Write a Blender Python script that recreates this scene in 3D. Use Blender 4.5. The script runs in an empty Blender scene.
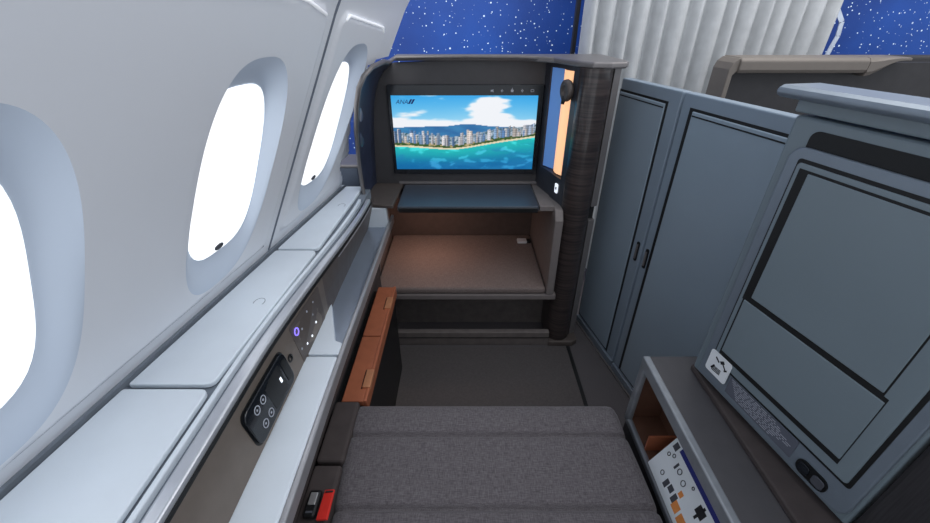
import bpy, bmesh, math, random
from mathutils import Vector, Matrix
random.seed(7)
C = bpy.context.scene.collection

# ------------------------------------------------------------------ camera
H = 1.35; F = 400.0; PITCH = math.radians(31.2)
cp, sp = math.cos(PITCH), math.sin(PITCH)
cam_d = bpy.data.cameras.new('camera'); cam = bpy.data.objects.new('camera', cam_d); C.objects.link(cam)
cam.location = (0, 0, H); cam.rotation_euler = (math.radians(90) - PITCH, 0, 0)
cam_d.sensor_width = 36.0; cam_d.lens = 36.0 * F / 930.0; cam_d.clip_start = 0.02
bpy.context.scene.camera = cam
vs = bpy.context.scene.view_settings
vs.view_transform = 'Standard'; vs.look = 'None'; vs.exposure = 0.0; vs.gamma = 1.0

def ray(px, py):
    a = (px - 465) / F; b = (261.5 - py) / F
    return (a, cp + b * sp, -sp + b * cp)
def hz(px, py, z):                       # point of a level surface
    r = ray(px, py); t = (z - H) / r[2]; return (r[0] * t, r[1] * t, z)
def fy(px, py, Y):                       # point of an upright surface facing the seat
    r = ray(px, py); t = Y / r[1]; return (r[0] * t, Y, H + r[2] * t)
def fx(px, py, X):                       # point of an upright surface along the suite
    r = ray(px, py); t = X / r[0]; return (X, r[1] * t, H + r[2] * t)

# ------------------------------------------------------------------ materials
def lin(c):
    c = c / 255.0
    return c / 12.92 if c <= 0.04045 else ((c + 0.055) / 1.055) ** 2.4
def col(rgb): return (lin(rgb[0]), lin(rgb[1]), lin(rgb[2]), 1)
def mat(name, rgb, rough=0.5, metal=0.0, var=0.06, scale=30, bump=0.0, bscale=200, stretch=(1, 1, 1), emit=None, es=0.0, coat=0.0, spec=0.5):
    m = bpy.data.materials.new(name); m.use_nodes = True
    nt = m.node_tree; b = nt.nodes['Principled BSDF']
    b.inputs['Roughness'].default_value = rough; b.inputs['Metallic'].default_value = metal
    b.inputs['Specular IOR Level'].default_value = spec
    b.inputs['Coat Weight'].default_value = coat
    tc = nt.nodes.new('ShaderNodeTexCoord'); mp = nt.nodes.new('ShaderNodeMapping')
    mp.inputs['Scale'].default_value = stretch
    nt.links.new(tc.outputs['Object'], mp.inputs['Vector'])
    n = nt.nodes.new('ShaderNodeTexNoise'); n.inputs['Scale'].default_value = scale; n.inputs['Detail'].default_value = 4
    nt.links.new(mp.outputs['Vector'], n.inputs['Vector'])
    r = nt.nodes.new('ShaderNodeValToRGB')
    c = col(rgb)
    r.color_ramp.elements[0].color = tuple(x * (1 - var * 2) for x in c[:3]) + (1,)
    r.color_ramp.elements[1].color = tuple(min(1, x * (1 + var * 2)) for x in c[:3]) + (1,)
    r.color_ramp.elements[0].position = 0.3; r.color_ramp.elements[1].position = 0.7
    nt.links.new(n.outputs['Fac'], r.inputs['Fac']); nt.links.new(r.outputs['Color'], b.inputs['Base Color'])
    if bump:
        n2 = nt.nodes.new('ShaderNodeTexNoise'); n2.inputs['Scale'].default_value = bscale; n2.inputs['Detail'].default_value = 3
        nt.links.new(mp.outputs['Vector'], n2.inputs['Vector'])
        bp = nt.nodes.new('ShaderNodeBump'); bp.inputs['Strength'].default_value = bump; bp.inputs['Distance'].default_value = 0.002
        nt.links.new(n2.outputs['Fac'], bp.inputs['Height']); nt.links.new(bp.outputs['Normal'], b.inputs['Normal'])
    if emit:
        b.inputs['Emission Color'].default_value = col(emit); b.inputs['Emission Strength'].default_value = es
    return m

def weave(name, rgb, rgb2, fine=500, var=1.0):
    """heathered cloth: two stretched noises crossing"""
    m = bpy.data.materials.new(name); m.use_nodes = True
    nt = m.node_tree; b = nt.nodes['Principled BSDF']
    b.inputs['Roughness'].default_value = 0.9; b.inputs['Specular IOR Level'].default_value = 0.15
    b.inputs['Sheen Weight'].default_value = 0.15
    tc = nt.nodes.new('ShaderNodeTexCoord'); fac = []
    for st in ((0.12, 1, 1), (1, 0.12, 1)):
        mp = nt.nodes.new('ShaderNodeMapping'); mp.inputs['Scale'].default_value = st
        nt.links.new(tc.outputs['Object'], mp.inputs['Vector'])
        n = nt.nodes.new('ShaderNodeTexNoise'); n.inputs['Scale'].default_value = fine; n.inputs['Detail'].default_value = 2
        nt.links.new(mp.outputs['Vector'], n.inputs['Vector']); fac.append(n)
    ad = nt.nodes.new('ShaderNodeMath'); ad.operation = 'ADD'
    nt.links.new(fac[0].outputs['Fac'], ad.inputs[0]); nt.links.new(fac[1].outputs['Fac'], ad.inputs[1])
    hf = nt.nodes.new('ShaderNodeMath'); hf.operation = 'MULTIPLY'; hf.inputs[1].default_value = 0.5
    nt.links.new(ad.outputs[0], hf.inputs[0])
    r = nt.nodes.new('ShaderNodeValToRGB')
    r.color_ramp.elements[0].color = col(rgb); r.color_ramp.elements[1].color = col(rgb2)
    r.color_ramp.elements[0].position = 0.38; r.color_ramp.elements[1].position = 0.62
    nt.links.new(hf.outputs[0], r.inputs['Fac']); nt.links.new(r.outputs['Color'], b.inputs['Base Color'])
    bp = nt.nodes.new('ShaderNodeBump'); bp.inputs['Strength'].default_value = 0.25; bp.inputs['Distance'].default_value = 0.001
    nt.links.new(hf.outputs[0], bp.inputs['Height']); nt.links.new(bp.outputs['Normal'], b.inputs['Normal'])
    return m

def wood(name, a, bcol):
    m = bpy.data.materials.new(name); m.use_nodes = True
    nt = m.node_tree; b = nt.nodes['Principled BSDF']
    b.inputs['Roughness'].default_value = 0.32; b.inputs['Coat Weight'].default_value = 0.3
    tc = nt.nodes.new('ShaderNodeTexCoord'); mp = nt.nodes.new('ShaderNodeMapping'); mp.inputs['Scale'].default_value = (3, 3, 70)
    nt.links.new(tc.outputs['Object'], mp.inputs['Vector'])
    n = nt.nodes.new('ShaderNodeTexNoise'); n.inputs['Scale'].default_value = 2.0; n.inputs['Detail'].default_value = 5
    nt.links.new(mp.outputs['Vector'], n.inputs['Vector'])
    r = nt.nodes.new('ShaderNodeValToRGB')
    r.color_ramp.elements[0].color = col(a); r.color_ramp.elements[1].color = col(bcol)
    r.color_ramp.elements[0].position = 0.35; r.color_ramp.elements[1].position = 0.66
    nt.links.new(n.outputs['Fac'], r.inputs['Fac']); nt.links.new(r.outputs['Color'], b.inputs['Base Color'])
    return m

def glow(name, rgb, s):
    m = bpy.data.materials.new(name); m.use_nodes = True
    b = m.node_tree.nodes['Principled BSDF']
    b.inputs['Base Color'].default_value = col(rgb)
    b.inputs['Emission Color'].default_value = col(rgb); b.inputs['Emission Strength'].default_value = s
    return m

def starry():
    m = bpy.data.materials.new('starry_night_panel'); m.use_nodes = True
    nt = m.node_tree; b = nt.nodes['Principled BSDF']; b.inputs['Roughness'].default_value = 0.6
    tc = nt.nodes.new('ShaderNodeTexCoord')
    # deep blue haze
    n = nt.nodes.new('ShaderNodeTexNoise'); n.inputs['Scale'].default_value = 1.3; n.inputs['Detail'].default_value = 4
    nt.links.new(tc.outputs['Object'], n.inputs['Vector'])
    r = nt.nodes.new('ShaderNodeValToRGB')
    e = r.color_ramp.elements; e[0].color = col((8, 34, 98)); e[1].color = col((24, 74, 158)); e[0].position = 0.35; e[1].position = 0.7
    nt.links.new(n.outputs['Fac'], r.inputs['Fac'])
    last = None
    for sc, th in ((28, 0.15), (60, 0.24), (12, 0.08)):
        v = nt.nodes.new('ShaderNodeTexVoronoi'); v.inputs['Scale'].default_value = sc
        nt.links.new(tc.outputs['Object'], v.inputs['Vector'])
        # brightness of each star from its own cell colour
        sep = nt.nodes.new('ShaderNodeSeparateColor'); nt.links.new(v.outputs['Color'], sep.inputs[0])
        k = nt.nodes.new('ShaderNodeMapRange'); k.inputs[1].default_value = 0.15; k.inputs[2].default_value = 1.0
        k.inputs[3].default_value = 0.0; k.inputs[4].default_value = th; k.clamp = True
        nt.links.new(sep.outputs[0], k.inputs[0])
        s = nt.nodes.new('ShaderNodeMath'); s.operation = 'SUBTRACT'
        nt.links.new(k.outputs[0], s.inputs[0]); nt.links.new(v.outputs['Distance'], s.inputs[1])
        g = nt.nodes.new('ShaderNodeMath'); g.operation = 'MULTIPLY'; g.inputs[1].default_value = 22; g.use_clamp = True
        nt.links.new(s.outputs[0], g.inputs[0])
        if last is None: last = g
        else:
            a = nt.nodes.new('ShaderNodeMath'); a.operation = 'ADD'; a.use_clamp = True
            nt.links.new(last.outputs[0], a.inputs[0]); nt.links.new(g.outputs[0], a.inputs[1]); last = a
    mx = nt.nodes.new('ShaderNodeMix'); mx.data_type = 'RGBA'
    nt.links.new(last.outputs[0], mx.inputs['Factor']); nt.links.new(r.outputs['Color'], mx.inputs['A'])
    mx.inputs['B'].default_value = (0.75, 0.88, 1, 1)
    nt.links.new(mx.outputs['Result'], b.inputs['Base Color'])
    nt.links.new(mx.outputs['Result'], b.inputs['Emission Color']); b.inputs['Emission Strength'].default_value = 0.35
    return m

def vcol(name, es):
    m = bpy.data.materials.new(name); m.use_nodes = True
    nt = m.node_tree; b = nt.nodes['Principled BSDF']
    a = nt.nodes.new('ShaderNodeAttribute'); a.attribute_name = 'picture'
    b.inputs['Base Color'].default_value = (0.01, 0.01, 0.01, 1); b.inputs['Roughness'].default_value = 0.3
    nt.links.new(a.outputs['Color'], b.inputs['Emission Color']); b.inputs['Emission Strength'].default_value = es
    return m

M = dict(
    sidewall=mat('sidewall_plastic', (232, 234, 239), 0.45, var=0.01, scale=3, bump=0.02, bscale=500),
    reveal=mat('window_reveal', (204, 214, 228), 0.5, var=0.01, scale=3),  # recess shade put into a darker, bluer base colour than the wall
    seam=mat('seam_grey', (105, 112, 124), 0.6),
    ledge=mat('ledge_white', (216, 224, 232), 0.45, var=0.015, scale=8),
    ledge_gap=mat('ledge_gap_grey', (120, 128, 138), 0.6),
    rail=mat('satin_rail', (194, 197, 204), 0.35, metal=0.5, var=0.02),
    silver=mat('brushed_silver', (172, 172, 176), 0.35, metal=0.5, var=0.03),
    taupe=mat('taupe_panel', (122, 112, 104), 0.42, metal=0.35, var=0.03),
    taupe_dark=mat('taupe_dark', (92, 84, 80), 0.45, metal=0.2, var=0.03),
    tray=mat('tray_metal', (160, 170, 186), 0.33, metal=0.6, var=0.03, scale=6),
    black=mat('black_plastic', (16, 17, 19), 0.4),
    gasket=mat('black_gasket', (10, 12, 15), 0.6),
    dark=mat('dark_grey_panel', (50, 50, 53), 0.5),
    surround=mat('monitor_back_panel', (66, 64, 66), 0.5, var=0.03),
    wing=mat('wing_dark', (56, 64, 88), 0.28, metal=0.3),  # bluish reflection on the left fin put into its base colour
    rim=mat('rim_grey', (122, 118, 118), 0.4, metal=0.3, var=0.03),
    wood=wood('walnut_slats', (38, 33, 34), (70, 60, 58)),
    wing_grey=mat('wing_grey', (56, 57, 64), 0.4),
    lip=mat('bright_lip', (245, 247, 250), 0.4, emit=(245, 248, 255), es=.35),  # faint emission stands in for light catching the panel tops
    void=mat('void_panel', (112, 104, 101), 0.7),
    table=mat('table_slate', (66, 72, 82), 0.3, var=0.03),
    door=mat('door_blue_grey', (140, 155, 168), 0.42, metal=0.0, var=0.015, scale=4),
    door_frame=mat('door_frame_grey', (130, 144, 158), 0.4, metal=0.0, var=0.02, scale=6),
    cabinet=mat('cabinet_grey', (117, 130, 138), 0.42, metal=0.0, var=0.015, scale=4),
    cabinet_edge=mat('cabinet_edge', (124, 135, 147), 0.38, metal=0.3, var=0.02),
    boxtop=mat('box_top_taupe', (72, 70, 73), 0.55, var=0.03, bump=0.05),
    frame_l=mat('holder_frame', (140, 144, 150), 0.4, metal=0.3),
    copper=mat('copper_brown', (176, 104, 74), 0.45, metal=0.25, var=0.04),  # copper tone with the warm light on the lids coloured in
    copper_in=mat('holder_copper_inside', (96, 66, 52), 0.5, var=0.05),
    latch=mat('latch_brass', (206, 142, 104), 0.35, metal=0.4),
    nook=mat('nook_fabric', (84, 72, 68), 0.9, var=0.04, bump=0.1, bscale=600),
    nook_side=mat('nook_side_grey', (120, 112, 110), 0.6, var=0.03),
    cushion=weave('ottoman_cloth', (112, 99, 95), (132, 119, 115), 420),
    seat=weave('seat_cloth', (78, 73, 76), (108, 103, 106), 600),
    bolster=mat('bolster_brown', (66, 58, 57), 0.8, bump=0.1),
    carpet=mat('carpet_dark', (84, 80, 82), 0.95, var=0.12, scale=300, bump=0.3, bscale=500),
    mat_floor=mat('foot_mat', (80, 75, 75), 0.8, var=0.06, scale=120, bump=0.1),
    red=mat('red_tag', (214, 44, 34), 0.6),
    steel=mat('buckle_steel', (190, 190, 190), 0.3, metal=0.7),
    white=mat('white_print', (232, 236, 240), 0.6, var=0.01),
    navy=mat('navy_print', (26, 34, 120), 0.6),
    ink=mat('ink', (70, 72, 80), 0.7),
    ink_blk=mat('ink_black', (28, 28, 34), 0.7),
    orange=mat('orange_print', (224, 140, 70), 0.7),
    lettering=mat('pale_lettering', (176, 180, 190), 0.6),
    plaque=mat('plaque_grey', (92, 96, 108), 0.45, var=0.02),
    curtain=mat('curtain_silver', (196, 198, 200), 0.75, var=0.04, scale=20, bump=0.05),
    strap=mat('strap_pale', (206, 216, 232), 0.6),
    partition=mat('partition_taupe', (112, 104, 97), 0.5, var=0.02),
    partition_dk=mat('partition_dark', (48, 46, 48), 0.6),
    shell=mat('seat_shell_grey', (66, 74, 88), 0.5),
    fabric_dark=mat('dark_ribbed_cloth', (44, 42, 45), 0.9, var=0.15, scale=60, stretch=(1, 6, 0.3)),
    star=starry(),
    pane=glow('daylight_pane', (252, 254, 255), 1.06),
    lamp=glow('warm_lamp', (255, 196, 148), .85),
    lamp_blue=glow('cool_reflector', (96, 140, 205), 0.35),  # blue glass edge, its brightness put in as emission
    led=glow('white_led', (240, 246, 255), 0.9),
    led_violet=glow('violet_led', (150, 130, 255), 0.9),
    glass_dark=mat('dark_glass', (26, 30, 36), 0.12, var=0.0),
    screen=vcol('screen_picture', 1.0),
)

# ------------------------------------------------------------------ mesh helpers
class MB:
    def __init__(s): s.v = []; s.f = []
    def add(s, vs, fs):
        k = len(s.v); s.v += [tuple(v) for v in vs]; s.f += [tuple(i + k for i in f) for f in fs]; return s
    def box(s, x0, x1, y0, y1, z0, z1, T=None):
        vs = [(x, y, z) for z in (z0, z1) for y in (y0, y1) for x in (x0, x1)]
        if T: vs = [T(*v) for v in vs]
        return s.add(vs, [(0, 2, 3, 1), (4, 5, 7, 6), (0, 1, 5, 4), (2, 6, 7, 3), (0, 4, 6, 2), (1, 3, 7, 5)])
    def prism(s, a, b):                   # two matching loops
        n = len(a)
        return s.add(list(a) + list(b), [tuple(range(n))[::-1], tuple(range(n, 2 * n))] + [(i, (i + 1) % n, n + (i + 1) % n, n + i) for i in range(n)])
    def slab(s, poly, z0, z1):            # upright prism over an x-y outline
        return s.prism([(p[0], p[1], z0) for p in poly], [(p[0], p[1], z1) for p in poly])
    def loft(s, loops, cap=True):
        n = len(loops[0]); vs = [p for l in loops for p in l]; fs = []
        for k in range(len(loops) - 1):
            fs += [(k * n + i, k * n + (i + 1) % n, (k + 1) * n + (i + 1) % n, (k + 1) * n + i) for i in range(n)]
        if cap: fs += [tuple(range(n))[::-1], tuple(range((len(loops) - 1) * n, len(loops) * n))]
        return s.add(vs, fs)
    def grid(s, rows):                    # rows of points
        n = len(rows[0]); vs = [p for r in rows for p in r]
        return s.add(vs, [(j * n + i, j * n + i + 1, (j + 1) * n + i + 1, (j + 1) * n + i) for j in range(len(rows) - 1) for i in range(n - 1)])
    def tube(s, pts, r, n=10, closed=False):
        pts = [Vector(p) for p in pts]; loops = []
        up0 = None
        for i, p in enumerate(pts):
            a = pts[(i - 1) % len(pts)] if (closed or i) else p
            b = pts[(i + 1) % len(pts)] if (closed or i < len(pts) - 1) else p
            d = (b - a).normalized()
            if up0 is None:
                up0 = Vector((0, 0, 1)) if abs(d.z) < .9 else Vector((1, 0, 0))
            u = (up0 - d * up0.dot(d)).normalized(); w = d.cross(u); up0 = u
            rr = r[i] if isinstance(r, (list, tuple)) else r
            loops.append([p + (u * math.cos(2 * math.pi * k / n) + w * math.sin(2 * math.pi * k / n)) * rr for k in range(n)])
        if closed: loops.append(loops[0])
        return s.loft(loops, cap=not closed)
    def lathe(s, c, axis, prof, n=24):    # prof: (radius, distance along the axis)
        c = Vector(c); d = Vector(axis).normalized(); u = d.orthogonal().normalized(); w = d.cross(u)
        return s.loft([[c + d * h + (u * math.cos(2 * math.pi * k / n) + w * math.sin(2 * math.pi * k / n)) * max(r, 1e-5) for k in range(n)] for r, h in prof])

def rot(o, v): return Vector(v)

def obj(name, mb, m, parent=None, bevel=0.0, seg=3, smooth=False, label=None):
    me = bpy.data.meshes.new(name)
    off = parent_world(parent)
    me.from_pydata([tuple(Vector(v) - off) for v in mb.v], [], mb.f)
    bm = bmesh.new(); bm.from_mesh(me); bmesh.ops.recalc_face_normals(bm, faces=bm.faces); bm.to_mesh(me); bm.free()
    me.materials.append(M[m])
    if smooth: me.polygons.foreach_set('use_smooth', [True] * len(me.polygons))
    o = bpy.data.objects.new(name, me); C.objects.link(o)
    if parent is not None: o.parent = parent
    if bevel:
        md = o.modifiers.new('bevel', 'BEVEL'); md.width = bevel; md.segments = seg; md.limit_method = 'ANGLE'; md.angle_limit = math.radians(40)
    if label: o['label'] = label
    return o
def parent_world(p):
    v = Vector((0, 0, 0))
    while p is not None: v = v + Vector(p.location); p = p.parent
    return v
def thing(name, label, cat, loc, group=None):
    o = bpy.data.objects.new(name, None); C.objects.link(o); o.location = loc; o.empty_display_size = 0.05
    o['label'] = label; o['category'] = cat
    if group: o['group'] = group
    return o
def tag(o, label, cat, group=None):
    o['label'] = label; o['category'] = cat
    if group: o['group'] = group
    return o
def struct(name, mb, m, parent=None, **k):
    o = obj(name, mb, m, parent, **k)
    if parent is None: o['kind'] = 'structure'
    return o
def rrect(a0, a1, b0, b1, r, n=6, corners=(1, 1, 1, 1)):
    """rounded outline, corners (a0b0, a1b0, a1b1, a0b1)"""
    out = []
    for (ca, cb, s, on) in ((a0, b0, 180, corners[0]), (a1, b0, 270, corners[1]), (a1, b1, 0, corners[2]), (a0, b1, 90, corners[3])):
        if not on: out.append((ca, cb)); continue
        oa = ca + (r if ca == a0 else -r); ob = cb + (r if cb == b0 else -r)
        for k in range(n + 1):
            t = math.radians(s + 90 * k / n); out.append((oa + r * math.cos(t), ob + r * math.sin(t)))
    return out
def lerp(a, b, t): return a + (b - a) * t
def sstep(a, b, x):
    t = min(1, max(0, (x - a) / (b - a))); return t * t * (3 - 2 * t)

# ================================================================== SETTING
struct('floor', MB().box(-1.4, 4.5, -1.0, 3.0, -0.04, 0.0), 'carpet')
struct('wall_front', MB().box(-1.4, 4.5, 2.6, 2.64, 0.0, 2.6), 'star')

# --- fuselage side wall with three recessed windows
def wx(y, z): 
    x = -.693 + .14 * (y - .333) + .5 * (z - .75)
    if z > 1.37: x += 0.35 * (z - 1.37) ** 1.3
    return x
WN = Vector((1, -.14, -.5)).normalized()     # towards the cabin
WZ, PH = 1.060, (.107, .168)          # pane centre height, half sizes
RZ = 1.056; WH = (.130, .240)   # recess rim
WYC = [.308, .800, 1.258]
RDYS = {.308: .018, .800: -.012, 1.258: -.012}
DEPTH = .030
def depth(z): return lerp(.014, .034, min(1, max(0, (z - .89) / .30)))
def sup(dy, dz, h, p=3.3): return (abs(dy / h[0]) ** p + abs(dz / h[1]) ** p) ** (1 / p)
edge = [(367, 212), (366, 204), (362, 185), (358.5, 160), (356, 130), (356.5, 105), (359, 88), (364, 76), (372, 67), (384, 61.5)]
def on_wall(px, py, o):                  # a point just inside the side wall
    r = Vector(ray(px, py)); p0 = Vector((wx(1, .75), 1, .75)) + WN * o
    return (p0 - Vector((0, 0, H))).dot(WN) / r.dot(WN) * r.y
f0 = [Vector(fy(px, py, min(on_wall(px, py, .030), 1.535))) for px, py in edge]
def wall_end(z):                          # the lining stops behind the monitor housing wing
    if z > 1.235: return 1.60
    if z < .90: return lerp(1.58, 1.465, sstep(.76, .90, z))
    fs_ = sorted(((p.z, p.y) for p in f0))
    for (za, ya), (zb_, yb_) in zip(fs_, fs_[1:]):
        if za <= z <= zb_: return lerp(ya, yb_, (z - za) / (zb_ - za)) + .02
    return 1.46
def ztop(y): return 1.372 - .10 * (y - 1.0)
def panel_mask(y, z):
    m = 0
    for y0, y1 in ((-1.0, 1.005), (1.078, 1.44)):
        z0, z1, r = .80, ztop(y), .03
        dy = max(y0 + r - y, 0, y - (y1 - r)); dz = max(z0 + r - z, 0, z - (z1 - r))
        d = r - math.hypot(dy, dz)
        m = max(m, sstep(0.0, .006, d))
    return m
def wall_pt(y, z, off=None):
    if off is None: off = .007 * panel_mask(y, z)
    return Vector((wx(y, z), y, z)) + WN * off
ys = [-.6 + .02 * i for i in range(38)]
y = ys[-1]
while y < 1.598: y += .006; ys.append(y)
zs = [.745 + .006 * i for i in range(125)] + [1.495 + .04 * i for i in range(19)]
mb = MB(); n = len(ys)
mb.v = [tuple(wall_pt(y, z)) for z in zs for y in ys]
for j in range(len(zs) - 1):
    for i in range(n - 1):
        yc, zc = (ys[i] + ys[i + 1]) / 2, (zs[j] + zs[j + 1]) / 2
        if any(sup(yc - c - RDYS[c], zc - RZ, WH, 2.8) < 1.03 for c in WYC): continue
        if yc > wall_end(zc): continue
        mb.f.append((j * n + i, j * n + i + 1, (j + 1) * n + i + 1, (j + 1) * n + i))
NR, NA = 22, 120
wall_mb = mb
for c in WYC:
    rows = []; RDY = RDYS[c]
    for r in range(-2, NR + 1):
        row = []
        for a in range(NA + 1):
            th = 2 * math.pi * a / NA; ct, st = math.cos(th), math.sin(th)
            ko, ki = 1 / sup(ct, st, (1, 1), 2.8), 1 / sup(ct, st, (1, 1), 3.3)
            oy, oz = c + RDY + WH[0] * ko * ct, RZ + WH[1] * ko * st
            iy, iz = c + PH[0] * ki * ct, WZ + PH[1] * ki * st
            t = r / NR
            if r < 0:
                k = 1 + .085 * (-r) / 2; oy, oz = c + RDY + WH[0] * ko * ct * k, RZ + WH[1] * ko * st * k; t = 0; off = .0003 + .007 * panel_mask(oy, oz)
            else:
                crisp = sstep(-.5, .7, st); S = crisp * (1 - (1 - t) ** 2.2) + (1 - crisp) * sstep(0, 1, t)
                off = .0072 - (depth(iz) + .0072) * S
            row.append(wall_pt(lerp(oy, iy, t), lerp(oz, iz, t), off))
        rows.append(row)
    wall_mb.grid(rows[:3])
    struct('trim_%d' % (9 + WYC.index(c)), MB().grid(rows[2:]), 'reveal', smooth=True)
struct('wall_left', wall_mb, 'sidewall', smooth=True)
# upper lips of the lining panels, overhead light wash put in as glow
for k, (y0, y1) in enumerate(((-.9, .985), (1.10, 1.42))):
    q = MB(); q.tube([wall_pt(lerp(y0, y1, i / 20), ztop(lerp(y0, y1, i / 20)) - (.012 if (i == 20 or (i == 0 and k)) else 0), .006) for i in range(21)], .0035, 8)
    struct('trim_%d' % (7 + k), q, 'lip', smooth=True)
for k, c in enumerate(WYC):
    pts = []
    for a in range(64):
        t = 2 * math.pi * a / 64; ct, st = math.cos(t), math.sin(t)
        rr = 1 / sup(ct, st, (1, 1))
        yy, zz = c + PH[0] * 1.01 * rr * ct, WZ + PH[1] * 1.01 * rr * st
        pts.append(Vector((wx(yy, zz), yy, zz)) - WN * (depth(zz) - .002))
    w = struct('window_%d' % (k + 1), MB().prism([p - WN * .004 for p in pts], pts), 'pane')
    # small shade catch at the foot of the pane
    b = Vector((wx(c - .012, WZ - .150), c - .012, WZ - .150)) - WN * (depth(WZ - .15) - .006)
    up = (Vector((wx(c, WZ + .1), c, WZ + .1)) - Vector((wx(c, WZ), c, WZ))).normalized(); al = Vector((0.14, 1, 0)).normalized()
    q = MB()
    q.tube([b + al * (.012 * math.cos(t)) + up * (.006 * math.sin(t)) + WN * .004 for t in [i * math.pi / 6 for i in range(12)]], .0022, 8, closed=True)
    q.tube([b - al * .011 + WN * .004, b + al * .011 + WN * .004], .002, 8)
    obj('shade_catch', q, 'ink', w, smooth=True)
# seam lines
mb = MB()
mb.tube([Vector((wx(1.042, z), 1.042, z)) + WN * .0005 for z in [.76 + .03 * i for i in range(30)]], .0032, 6)  # dark tube draws the shade inside the panel seam
struct('trim_1', mb, 'seam')
mb = MB()
mb.tube([Vector((wx(y, .797), y, .797)) + WN * .001 for y in [-.5 + .05 * i for i in range(31)]], .0016, 6)
struct('trim_2', mb, 'seam')
mb = MB()   # grey strip standing in for the gap shadow between wall and ledge
mb.slab([(wx(-.6, .75) - .02, -.6), (wx(-.6, .75) + .012, -.6), (wx(1.6, .75) + .012, 1.6), (wx(1.6, .75) - .02, 1.6)], .738, .756)
struct('baseboard_left', mb, 'ledge_gap')
mb = MB()   # lower outer lining below the ledge
mb.slab([(-.90, -.6), (-.86, -.6), (-.58, 1.63), (-.62, 1.63)], 0, .745)
struct('wall_left_lower', mb, 'dark')
# dark post between star panel and curtain
p = fy(576, 30, 2.2)
struct('trim_3', MB().box(p[0] - .012, p[0] + .006, 2.19, 2.22, 0, 2.4), 'dark')

# ================================================================== WINDOW-SIDE CONSOLE
con = thing('side_console', 'long white window-side console with lidded ledge, control panel and armrest', 'console', (-.5, .5, 0))
def railx(y): return lerp(-.424, -.366, sstep(.55, 1.42, y))      # inner edge of the silver rail
def armx(y): return lerp(-.304, -.311, sstep(.25, .8, y))      # inner edge of the armrest
def wbx(y): return wx(y, .75) + .010
# ledge base
Y = [-.5 + .05 * i for i in range(42)] + [1.585]
mb = MB(); mb.slab([(wbx(y), y) for y in Y] + [(railx(y) - .03, y) for y in reversed(Y)], .70, .742); obj('ledge_base', mb, 'ledge_gap', con)
# lids
for (y0, y1) in ((-.4, .520), (.530, 1.047), (1.057, 1.585)):
    il, ir = .013, .057
    ca = [(wbx(y0) + il, y0), (railx(y0) - ir, y0), (railx(y1) - ir, y1), (wbx(y1) + il, y1)]
    out = []
    for k in range(4):                    # rounded outline
        p, a, b = Vector(ca[k]), Vector(ca[k - 1]), Vector(ca[(k + 1) % 4])
        r = .018 if k in (1, 2) else .006
        d1, d2 = (a - p).normalized() * r, (b - p).normalized() * r
        for t in [i / 5 for i in range(6)]:
            out.append(tuple((p + d1) * (1 - t) ** 2 + p * 2 * t * (1 - t) + (p + d2) * t ** 2))
    lid = obj('lid', MB().slab(out, .744, .756), 'ledge', con, bevel=.003)
    xc = lerp(railx((y0 + y1) / 2) - ir, 0, 0) - .035
    yn = lerp(y0, y1, .50 if y1 < 1.3 else .62)
    q = MB()
    q.tube([(xc + .013 * math.cos(t), yn + .016 * math.sin(t), .756) for t in [-.6 + i * math.pi / 10 for i in range(14)]], .0009, 6)
    obj('finger_notch', q, 'ledge_gap', lid)
# ledge kerb between lids and rail
Yr = [y for y in Y if y < 1.49]
mb = MB(); mb.slab([(railx(y) - .047, y) for y in Yr] + [(railx(y) - .037, y) for y in reversed(Yr)], .735, .755); obj('ledge_kerb', mb, 'ledge', con, bevel=.003)
mb = MB(); mb.slab([(railx(y) - lerp(.026, .016, sstep(.5, 1.4, y)), y) for y in Yr] + [(railx(y), y) for y in reversed(Yr)], .722, .756); obj('rail', mb, 'rail', con, bevel=.005)
mb = MB(); mb.slab([(railx(y) - .01, y) for y in Yr] + [(railx(y) + .003, y) for y in reversed(Yr)], .736, .744); obj('rail_shadow_gap', mb, 'gasket', con)
# sloping control panel: top edge under the rail, foot on the armrest
def cpan(y, t): return (lerp(railx(y) + .002, lerp(-.398, -.405, sstep(.8, 1.1, y)), t), y, lerp(.741, .612, t))
Yn = [y for y in Y if y < .93] + [.93]; Yf = [.93] + [y for y in Y if .94 < y < 1.53] 
rows = [[cpan(y, t) for y in Yn] for t in (0, .25, .5, .75, 1)]
back = [[(p[0] - .03, p[1], p[2]) for p in r] for r in rows]
mb = MB().prism([cpan(-.5, 0), cpan(-.5, 1), (-.45, -.5, .61), (-.47, -.5, .72)], [cpan(.93, 0), cpan(.93, 1), (-.45, .93, .61), (-.45, .93, .72)])
mb = MB().grid(rows); obj('control_panel', mb, 'taupe', con)
mb = MB().grid([[(cpan(y, t)[0], y, lerp(.741, .60, t)) for y in Yf] for t in (0, .5, 1)])
obj('tray_back_wall', mb, 'taupe_dark', con)
# controls on the panel
def on_panel(y, t, o=.001):
    y -= .034
    a, b, c = Vector(cpan(y, 0)), Vector(cpan(y, 1)), Vector(cpan(y + .01, 0))
    nn = (c - a).cross(b - a).normalized()
    if nn.x < 0: nn = -nn
    return Vector(cpan(y, t)) + nn * o
def pan_plate(y0, y1, t0, t1, h, r=.2, mb=None, b0=-.001):
    mb = mb or MB()
    o = rrect(y0, y1, t0, t1, 1e-4) if r == 0 else None
    ds = (y1 - y0) * r; pts = []
    pw, ph = y1 - y0, (t1 - t0)
    L = .128
    rr = min(pw, ph * L) * r
    for (a, b) in rrect(0, pw, 0, ph * L, rr, 5): pts.append((y0 + a, t0 + b / L))
    return mb.prism([on_panel(a, b, b0) for a, b in pts], [on_panel(a, b, h) for a, b in pts])
key = obj('button_plate', pan_plate(.755, .930, .08, .95, .0008, .06), 'taupe_dark', con)
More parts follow.
